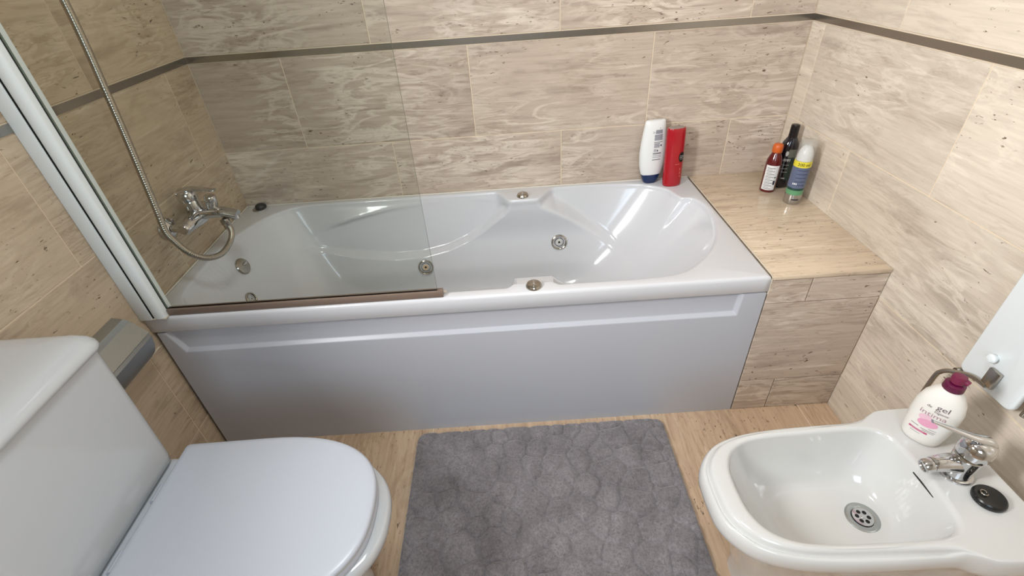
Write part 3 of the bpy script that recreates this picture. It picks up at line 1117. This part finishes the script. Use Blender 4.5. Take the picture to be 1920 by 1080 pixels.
# tap on the bidet
TX, TYY = 1.863, -.503
bt = thing('bidet_tap', 'small chrome mixer tap with slim lever on the bidet deck', 'tap', (TX, TYY, BZ))
mk('base_ring', *lathe([(.0285, .0003), (.0290, .003), (.0275, .006), (.0240, .007)], (TX, TYY, BZ), (0, 0, 1), 40), CHROME, bt)
mk('body', *lathe([(.0235, .005), (.0222, .012), (.0218, .024), (.0235, .044), (.0245, .058), (.0210, .062)], (TX, TYY, BZ), (0, 0, 1), 40), CHROME, bt)
sp = cr([(TX+.004, TYY, BZ+.034), (TX-.028, TYY+.001, BZ+.037), (TX-.048, TYY+.002, BZ+.036), (TX-.060, TYY+.002, BZ+.034)], 6)
mk('spout', *tube(sp, lambda t: lerp(.0200, .0145, t), 28), CHROME, bt)
mk('aerator', *lathe([(.0135, 0), (.0140, .002), (.0140, .018), (.0125, .0205), (.0105, .0200), (.0095, .0170), (.001, .0165)], (TX-.056, TYY+.002, BZ+.034), (-1, .0, -.28), 28), CHROME, bt)
mk('handle_cap', *lathe([(.0240, 0), (.0268, .002), (.0280, .012), (.0272, .027), (.0230, .035), (.013, .0395), (.001, .0405)], (TX+.002, TYY, BZ+.062), (.12, 0, 1), 40), CHROME, bt)
lv = cr([(TX+.032, TYY-.007, BZ+.082), (TX+.020, TYY-.002, BZ+.100), (TX-.010, TYY+.003, BZ+.109), (TX-.052, TYY+.013, BZ+.126), (TX-.092, TYY+.023, BZ+.142)], 8)
mk('lever', *tube(lv, lambda t: .0105*(1-.62*sst(.30, 1.0, t))*(.5+.5*sst(0, .08, t)), 20, .55), CHROME, bt)
mk('rubber_skirt', *lathe([(.0238, 0), (.0245, .004), (.0232, .0075)], (TX, TYY, BZ+.0555), (.05, 0, 1), 36), CHROME_D, bt)

bpl = thing('bidet_plug', 'black rubber plug lying on the bidet deck beside the tap', 'plug', (1.880, -.561, BZ))
mk('plug_body', *lathe([(.024, .0003), (.0268, .002), (.0275, .006), (.0262, .0105), (.0235, .0130), (.020, .0118), (.012, .0105), (.001, .0102)], (1.880, -.5610, BZ), (0, 0, 1), 40), BLACKR, bpl)
mk('pull_loop', *tube([Vector((1.874, -.5530, BZ+.011)) + Vector((.006*math.cos(a), .006*math.sin(a), .0022*math.sin(a/2))) for a in [2*PI*k/20 for k in range(19)]], .0013, 8), CHROME_D, bpl)


# ================================================================== BOTTLES
def bottle_part(name, secs, c, head, m, parent, p=2.0, n=44, lean=(0, 0)):
    """secs: (z, half width, half depth); head: heading of the front face (0 = towards -y)"""
    ch, sh = math.cos(head), math.sin(head)
    rg = []
    for z, a, b in secs:
        row = []
        for k in range(n):
            t = 2*PI*k/n
            c_, s_ = math.cos(t), math.sin(t)
            x = a*math.copysign(abs(c_)**(2/p), c_)
            y = b*math.copysign(abs(s_)**(2/p), s_)
            row.append((c[0]+x*ch-y*sh+lean[0]*z, c[1]+x*sh+y*ch+lean[1]*z, c[2]+z))
        rg.append(row)
    return mk(name, *loft(rg), m, parent, sharp=50)


def surf(secs, c, head, u, z, p=2.0, eps=.0004, lean=(0, 0), arc=False):
    """point on the front of a bottle: u metres right of the middle (arc: along the round), z up"""
    A = [(s[0], s[1]) for s in secs]
    B = [(s[0], s[2]) for s in secs]
    a, b = interp(A, z)+eps, interp(B, z)+eps
    if arc:
        u = a*math.sin(u/a)
    q = max(0.0, 1-min(1, abs(u/a))**p)**(1/p)
    x, y = u, -b*q
    return Vector((c[0]+x*math.cos(head)-y*math.sin(head)+lean[0]*z, c[1]+x*math.sin(head)+y*math.cos(head)+lean[1]*z, c[2]+z))


def patch(name, secs, c, head, u0, u1, z0, z1, m, parent, nu=12, nz=6, p=2.0, eps=.0004, slant=0.0, lean=(0, 0), shape=None, arc=False):
    V, F = [], []
    for j in range(nz+1):
        for i in range(nu+1):
            u = lerp(u0, u1, i/nu)
            z = lerp(z0, z1, j/nz)
            if shape == 'oval':
                # map square to disc
                s_, t_ = 2*i/nu-1, 2*j/nz-1
                s2, t2 = s_*math.sqrt(1-t_*t_/2), t_*math.sqrt(1-s_*s_/2)
                u = (u0+u1)/2+(u1-u0)/2*s2
                z = (z0+z1)/2+(z1-z0)/2*t2
            V.append(surf(secs, c, head, u, z+slant*(u-u0), p, eps, lean, arc))
    for j in range(nz):
        for i in range(nu):
            a = j*(nu+1)+i
            F.append((a, a+1, a+nu+2, a+nu+1))
    return mk(name, V, F, m, parent)


def bars(name, secs, c, head, rects, m, parent, p=2.0, eps=.0007, lean=(0, 0), arc=False):
    """flat print: many small rectangles (u0, u1, z0, z1) joined as one part"""
    V, F = [], []
    for u0, u1, z0, z1 in rects:
        k = 4
        b = len(V)
        for j in range(2):
            for i in range(k+1):
                V.append(surf(secs, c, head, lerp(u0, u1, i/k), (z0, z1)[j], p, eps, lean, arc))
        for i in range(k):
            F.append((b+i, b+i+1, b+k+2+i, b+k+1+i))
    o = mk(name, V, F, m, parent, smooth=False)
    if len(rects) > 1:
        o['kind'] = 'stuff'
    return o


def lettering(name, body, size, secs, c, head, u, z, m, parent, p=2.0, eps=.0008, slant=0.0, lean=(0, 0), wide=1.0, arc=False):
    V2, F2 = text_pieces(body, size)
    V = [surf(secs, c, head, u+a*wide, z+b+slant*a, p, eps, lean, arc) for a, b in V2]
    return mk(name, V, F2, m, parent, smooth=False)


WHITEP = mat('white_bottle_plastic', (232, 232, 230), .28)
NAVY = mat('navy_plastic', (22, 42, 84), .25)
INK = mat('grey_blue_ink', (94, 98, 118), .5)
INKD = mat('dark_ink', (40, 40, 60), .5)
REDP = mat('red_plastic', (168, 12, 28), .2, coat=.3)
BLACKP = mat('black_plastic', (22, 18, 20), .2)
SILVER = mat('silver_print', (176, 172, 168), .35)

# white bottle standing on its navy cap
c = (1.545, .6555, H)
lean = (-.01, 0)
b1 = thing('conditioner_bottle', 'white bottle standing on its navy blue cap on the back bathtub rim', 'bottle', c)
cap = [(.0004, .022, .014), (.002, .0245, .016), (.012, .0300, .018), (.030, .0355, .0205), (.036, .0370, .0210)]
bottle_part('cap', cap, c, .15, NAVY, b1, 2.3, lean=lean)
s1 = [(.034, .0365, .0205), (.040, .0395, .0215), (.070, .0465, .0240), (.110, .0490, .0250), (.150, .0470, .0240), (.190, .0425, .0205), (.218, .0385, .0165), (.2265, .0375, .0140), (.2300, .0360, .0120), (.2320, .033, .009)]
bottle_part('body', s1, c, .15, WHITEP, b1, 2.3, lean=lean)
rects = []
for k in range(16):       # barcode
    u = -.004+k*.0016
    rects.append((u, u+(.0010 if k % 3 else .0005), .1885, .2015))
for row in range(7):
    rects.append((-.008, .022, .1840-row*.0030, .1857-row*.0030))
for row in range(5):
    rects.append((-.008, .013, .1540-row*.0034, .1557-row*.0034))
for row in range(3):
    rects.append((-.008, .002, .1330-row*.0034, .1345-row*.0034))
    rects.append((-.010, .022, .1160-row*.0060, .1172-row*.0060))
bars('fine_print', s1, c, .15, rects, INK, b1, 2.3, lean=lean)
bars('bold_print', s1, c, .15, [(-.009, .022, .1585, .1602), (-.010, .021, .1188, .1210), (-.011, .021, .0945, .0965), (.016, .0205, .144, .1495), (.004, .008, .126, .132), (.0105, .012, .2060, .2085)], INKD, b1, 2.3, lean=lean)
lettering('lettering', '2 in 1', .009, s1, c, .15, -.009, .194, INK, b1, 2.3, lean=lean, wide=.6)

# red bottle
c = (1.616, .618, H)
lean = (-.035, .02)
b2 = thing('red_shampoo_bottle', 'tall red oval bottle with black round badge on the bathtub rim', 'bottle', c)
s2 = [(.0004, .0310, .0180), (.003, .0335, .0200), (.010, .0345, .0205), (.120, .0345, .0205), (.196, .0340, .0200), (.2080, .0330, .0190), (.2110, .0320, .0180)]
bottle_part('body', s2, c, .12, REDP, b2, 2.2, lean=lean)
bottle_part('top_reflection', [(.2105, .0290, .0150), (.2125, .0285, .0145), (.2128, .024, .012)], c, .12, mat('greyish_reflection', (150, 138, 128), .25), b2, 2.2, lean=lean)  # grey-beige reflection on the flat top, painted as a thin disc
patch('badge', s2, c, .12, .0085, .0330, .091, .128, BLACKP, b2, 12, 12, 2.2, shape='oval', lean=lean)
bars('badge_print', s2, c, .12, [(.013, .029, .1130, .1150), (.012, .030, .1075, .1095), (.014, .028, .1020, .1035)], SILVER, b2, 2.2, eps=.0012, lean=lean)
bars('pale_print', s2, c, .12, [(.016, .019, .0600, .0700), (.017, .020, .046, .056), (.018, .0215, .036, .041), (-.004, .014, .084, .0855)], mat('faint_pink_print', (224, 110, 110), .4), b2, 2.2, lean=lean)

# amber bottle with an orange cap on the ledge
c = (1.926, .520, H)
b3 = thing('amber_oil_bottle', 'dark red brown bottle with orange cap and white label on ledge', 'bottle', c)
lean = (-.0, 0)
s3 = [(.0004, .022, .022), (.002, .0245, .0245), (.008, .0250, .0250), (.100, .0250, .0250), (.112, .0235, .0235), (.124, .0195, .0195), (.134, .0150, .0150), (.140, .0135, .0135)]
HD3 = -.35
bottle_part('body', s3, c, 0, mat('amber_brown_plastic', (92, 20, 20), .15, coat=.4), b3)
bottle_part('cap', [(.1385, .0150, .0150), (.1400, .0163, .0163), (.1540, .0163, .0163), (.1620, .0155, .0155), (.1660, .0130, .0130), (.1675, .006, .006)], c, 0, mat('orange_plastic', (204, 96, 36), .4), b3)
lab3 = patch('label', s3, c, HD3, -.026, .019, .010, .098, mat('white_label', (226, 224, 222), .5), b3, 16, 6, arc=True)
rects = [(-.020, .006, .088-k*.0105, .0895-k*.0105) for k in range(8)] + [(-.019, -.002, .083-k*.0105, .0842-k*.0105) for k in range(7)] + [(.008, .015, .030, .045), (.008, .015, .055, .058)]
bars('label_print', s3, c, HD3, rects, INKD, b3, eps=.0009, arc=True)

# black bottle
c = (1.984, .550, H)
b4 = thing('black_shower_gel_bottle', 'tall black bottle with narrow black cap behind the other bottles', 'bottle', c)
s4 = [(.0004, .027, .022), (.003, .030, .0245), (.010, .0305, .0250), (.120, .0305, .0250), (.140, .0295, .0240), (.158, .0250, .0210), (.170, .0180, .0165), (.175, .0145, .0145)]
bottle_part('body', s4, c, 0, mat('black_glossy_bottle', (20, 16, 26), .12, coat=.5), b4, 2.2)
bottle_part('cap', [(.1735, .0130, .0130), (.1745, .0142, .0142), (.2130, .0136, .0136), (.2175, .0125, .0125), (.2185, .009, .009)], c, 0, BLACKP, b4)
patch('label', s4, c, -.2, -.024, .024, .030, .140, mat('dark_green_label', (38, 52, 46), .35), b4, 14, 6, 2.2, arc=True)
patch('label_band', s4, c, -.2, -.024, .024, .112, .140, mat('pewter_label_band', (98, 98, 88), .3), b4, 14, 3, 2.2, eps=.0008, arc=True)
patch('emblem', s4, c, -.2, -.016, -.006, .1170, .1345, SILVER, b4, 8, 8, 2.2, eps=.0012, shape='oval', arc=True)
bars('label_print', s4, c, -.2, [(-.018, -.012, .099, .108), (-.011, -.008, .099, .108), (-.006, -.001, .099, .108), (.001, .004, .099, .108), (-.018, .004, .085, .0865), (-.018, .002, .072, .0735), (-.016, .004, .060, .0615), (-.010, .002, .036, .040)],
     SILVER, b4, 2.2, eps=.0014, arc=True)

# spray can with a clear cap
c = (1.962, .4195, H)
b5 = thing('shaving_gel_can', 'grey blue and green spray can with clear cap on the ledge', 'spray can', c)
HD5 = -.25
s5 = [(.0004, .0230, .0230), (.0015, .0255, .0255), (.006, .0258, .0258), (.1455, .0258, .0258), (.1468, .0245, .0245)]
bottle_part('can', s5, c, 0, mat('bare_can_metal', (176, 174, 170), .22, .9), b5)
for nm, z0, z1, col in (('green_band', .034, .050, (96, 150, 108)), ('dark_green_band', .050, .058, (28, 64, 58)), ('blue_label', .058, .128, (92, 102, 128)), ('yellow_band', .128, .147, (222, 208, 62))):
    bottle_part(nm, [(z0, .0261, .0261), (z1, .0261, .0261)], c, 0, mat(nm, col, .3), b5)
bars('label_print', [(0, .0261, .0261), (.2, .0261, .0261)], c, HD5, [(-.017, .016, .118-k*.0125, .1195-k*.0125) for k in range(5)] + [(-.010, .012, .016, .0195)], INKD, b5, arc=True)
lettering('lettering', '200 ml', .0135, [(0, .0261, .0261), (.2, .0261, .0261)], c, HD5, -.003, .1375, BLACKP, b5, arc=True)
bars('white_print', [(0, .0261, .0261), (.2, .0261, .0261)], c, HD5, [(-.021, -.018, .070, .076), (-.016, -.013, .070, .076), (-.011, -.0085, .070, .076)], WHITEP, b5, arc=True)
bottle_part('white_dome', [(.1472, .0232, .0232), (.162, .0230, .0230), (.176, .0205, .0205), (.188, .0150, .0150), (.194, .009, .009), (.195, .003, .003)], c, 0, WHITEP, b5)
bottle_part('clear_cap', [(.1475, .0262, .0262), (.200, .0250, .0250), (.2075, .0235, .0235), (.2095, .019, .019)], c, 0, CLEAR, b5)

# pump bottle on the bidet
c = (1.856, -.414, BZ)
HG = -.93
b6 = thing('pump_soap_bottle', 'white pump bottle with pink leaf print and magenta pump on bidet', 'bottle', c)
s6 = [(.0004, .0300, .0200), (.003, .0325, .0225), (.012, .0350, .0240), (.040, .0385, .0260), (.070, .0410, .0270), (.100, .0400, .0265), (.122, .0345, .0245), (.138, .0250, .0205), (.147, .0178, .0165), (.151, .0155, .0150)]
bottle_part('body', s6, c, HG, mat('pearl_white_plastic', (230, 226, 218), .25), b6, 2.2)
bottle_part('pump_collar', [(.1500, .0165, .0165), (.1515, .0178, .0178), (.1640, .0170, .0170), (.1660, .0140, .0140)], c, 0, mat('magenta_plastic', (92, 10, 54), .35), b6)
bottle_part('pump_head', [(.1650, .0070, .0070), (.1680, .0075, .0075), (.1690, .0115, .0115), (.1800, .0125, .0110), (.1850, .0110, .0095), (.1865, .006, .006)], c, HG, mat('rose_plastic', (112, 30, 62), .4), b6)
_d = Vector((math.cos(HG), math.sin(HG), 0))
mk('pump_spout', *tube([Vector(c)+Vector((0, 0, .176)), Vector(c)+_d*.010+Vector((0, 0, .1765)), Vector(c)+_d*.016+Vector((0, 0, .174))], lambda t: lerp(.0075, .0060, t), 16), mat('rose_plastic_spout', (112, 30, 62), .4), b6)
GREYI = mat('warm_grey_print', (112, 96, 100), .5)
PINK = mat('pink_print', (226, 160, 184), .5)
PINKD = mat('deep_pink_print', (190, 60, 110), .5)
PALE = mat('pale_pink_print', (228, 188, 200), .5)
lettering('lettering', 'gel', .0165, s6, c, HG, .008, .1120, GREYI, b6, 2.2, wide=1.15)
lettering('lettering', 'de', .0080, s6, c, HG, -.0135, .1070, GREYI, b6, 2.2, wide=1.1)
lettering('lettering', 'higiene', .0075, s6, c, HG, .009, .1000, GREYI, b6, 2.2, wide=1.1)
lettering('lettering', 'íntima', .0155, s6, c, HG, -.001, .0890, mat('mauve_print', (176, 140, 152), .5), b6, 2.2, wide=1.2)
patch('leaf_print', s6, c, HG, -.020, .005, .066, .084, PALE, b6, 12, 8, 2.2, shape='oval', eps=.0005)
patch('leaf_print', s6, c, HG, -.018, .016, .052, .072, PINK, b6, 14, 8, 2.2, shape='oval', eps=.0007, slant=.1)
bars('small_print', s6, c, HG, [(-.025, -.011, .0475, .0486), (-.007, .018, .0455, .0466), (-.003, .017, .0418, .0428), (.005, .018, .0510, .0519), (-.020, -.002, .0290, .0298)], GREYI, b6, 2.2)
bars('pink_bar', s6, c, HG, [(-.025, .008, .0348, .0390)], PINKD, b6, 2.2, eps=.0009)
patch('pink_bar_centre', s6, c, HG, -.021, .002, .0362, .0378, PINK, b6, 6, 1, 2.2, eps=.0012)

# ================================================================== RIGHT WALL FITTINGS
# chrome arm holder
hol = thing('towel_arm_holder', 'bent chrome towel arm with square end plate above the bidet', 'towel holder', (W, -.33, .5))
arm = cr([(1.9655, -.285, .375), (1.966, -.287, .435), (1.968, -.291, .452), (1.970, -.302, .466), (1.974, -.320, .478), (1.978, -.334, .486), (1.981, -.350, .490), (1.983, -.372, .4905)], 6)
mk('arm', *tube(arm, .0052, 16), CHROME_D, hol)
mk('end_plate', *box(1.980, 1.987, -.384, -.359, .492, .534, .0008), CHROME_D, hol)
mk('mounting_stem', *lathe([(.006, 0), (.006, .046)], (1.9815, -.305, .470), (1, 0, 0), 16), CHROME_D, hol)
mk('wall_plate', *box(W-.006, W-.0004, -.325, -.285, .450, .490, .001), CHROME_D, hol)

# white rounded panel
wp = thing('white_wall_panel', 'glossy white panel with rounded corners and knob on the right wall', 'panel', (W-.02, -.40, .46))
WPM = mat('white_glossy_panel', (226, 231, 232), .16, coat=.3)


def slab(x0, x1, y0, y1, z0, z1, r):
    pl = rrect(y0, y1, z0, z1, r, 6)
    rg = []
    ins = (.003, .001, 0, 0, .001, .003)
    xs = (x0, x0+.0008, x0+.003, x1-.003, x1-.0008, x1)
    cyy, czz = (y0+y1)/2, (z0+z1)/2
    for i_, x in zip(ins, xs):
        rg.append([(x, cyy+(y-cyy)*(1-2*i_/(y1-y0)), czz+(z-czz)*(1-2*i_/(z1-z0))) for y, z in pl])
    return loft(rg)


mk('panel', *slab(1.990, 2.004, -.430, -.300, .474, .90, .014), WPM, wp, sharp=50)
mk('knob', *lathe([(.006, 0), (.0075, .004), (.0100, .008), (.0100, .012), (.0070, .0155), (.001, .0165)], (1.990, -.352, .552), (-1, 0, 0), 24), WPM, wp)
mk('bracket_bar', *tube([(2.010, -.440, .474), (2.010, -.440, .90)], .0065, 14), CHROME_D, wp)
mk('standoff', *box(2.003, W-.0004, -.40, -.34, .60, .64, .002), CHROME_D, wp)

# ceiling lamp (out of view, gives the overhead light)
cl = thing('ceiling_lamp', 'flat white square ceiling lamp over the middle of the room', 'lamp', (1.0, -.55, ZC))
mk('lamp_body', *box(.80, 1.20, -.75, -.35, 2.375, ZC-.0005, .006), PLASTER, cl)
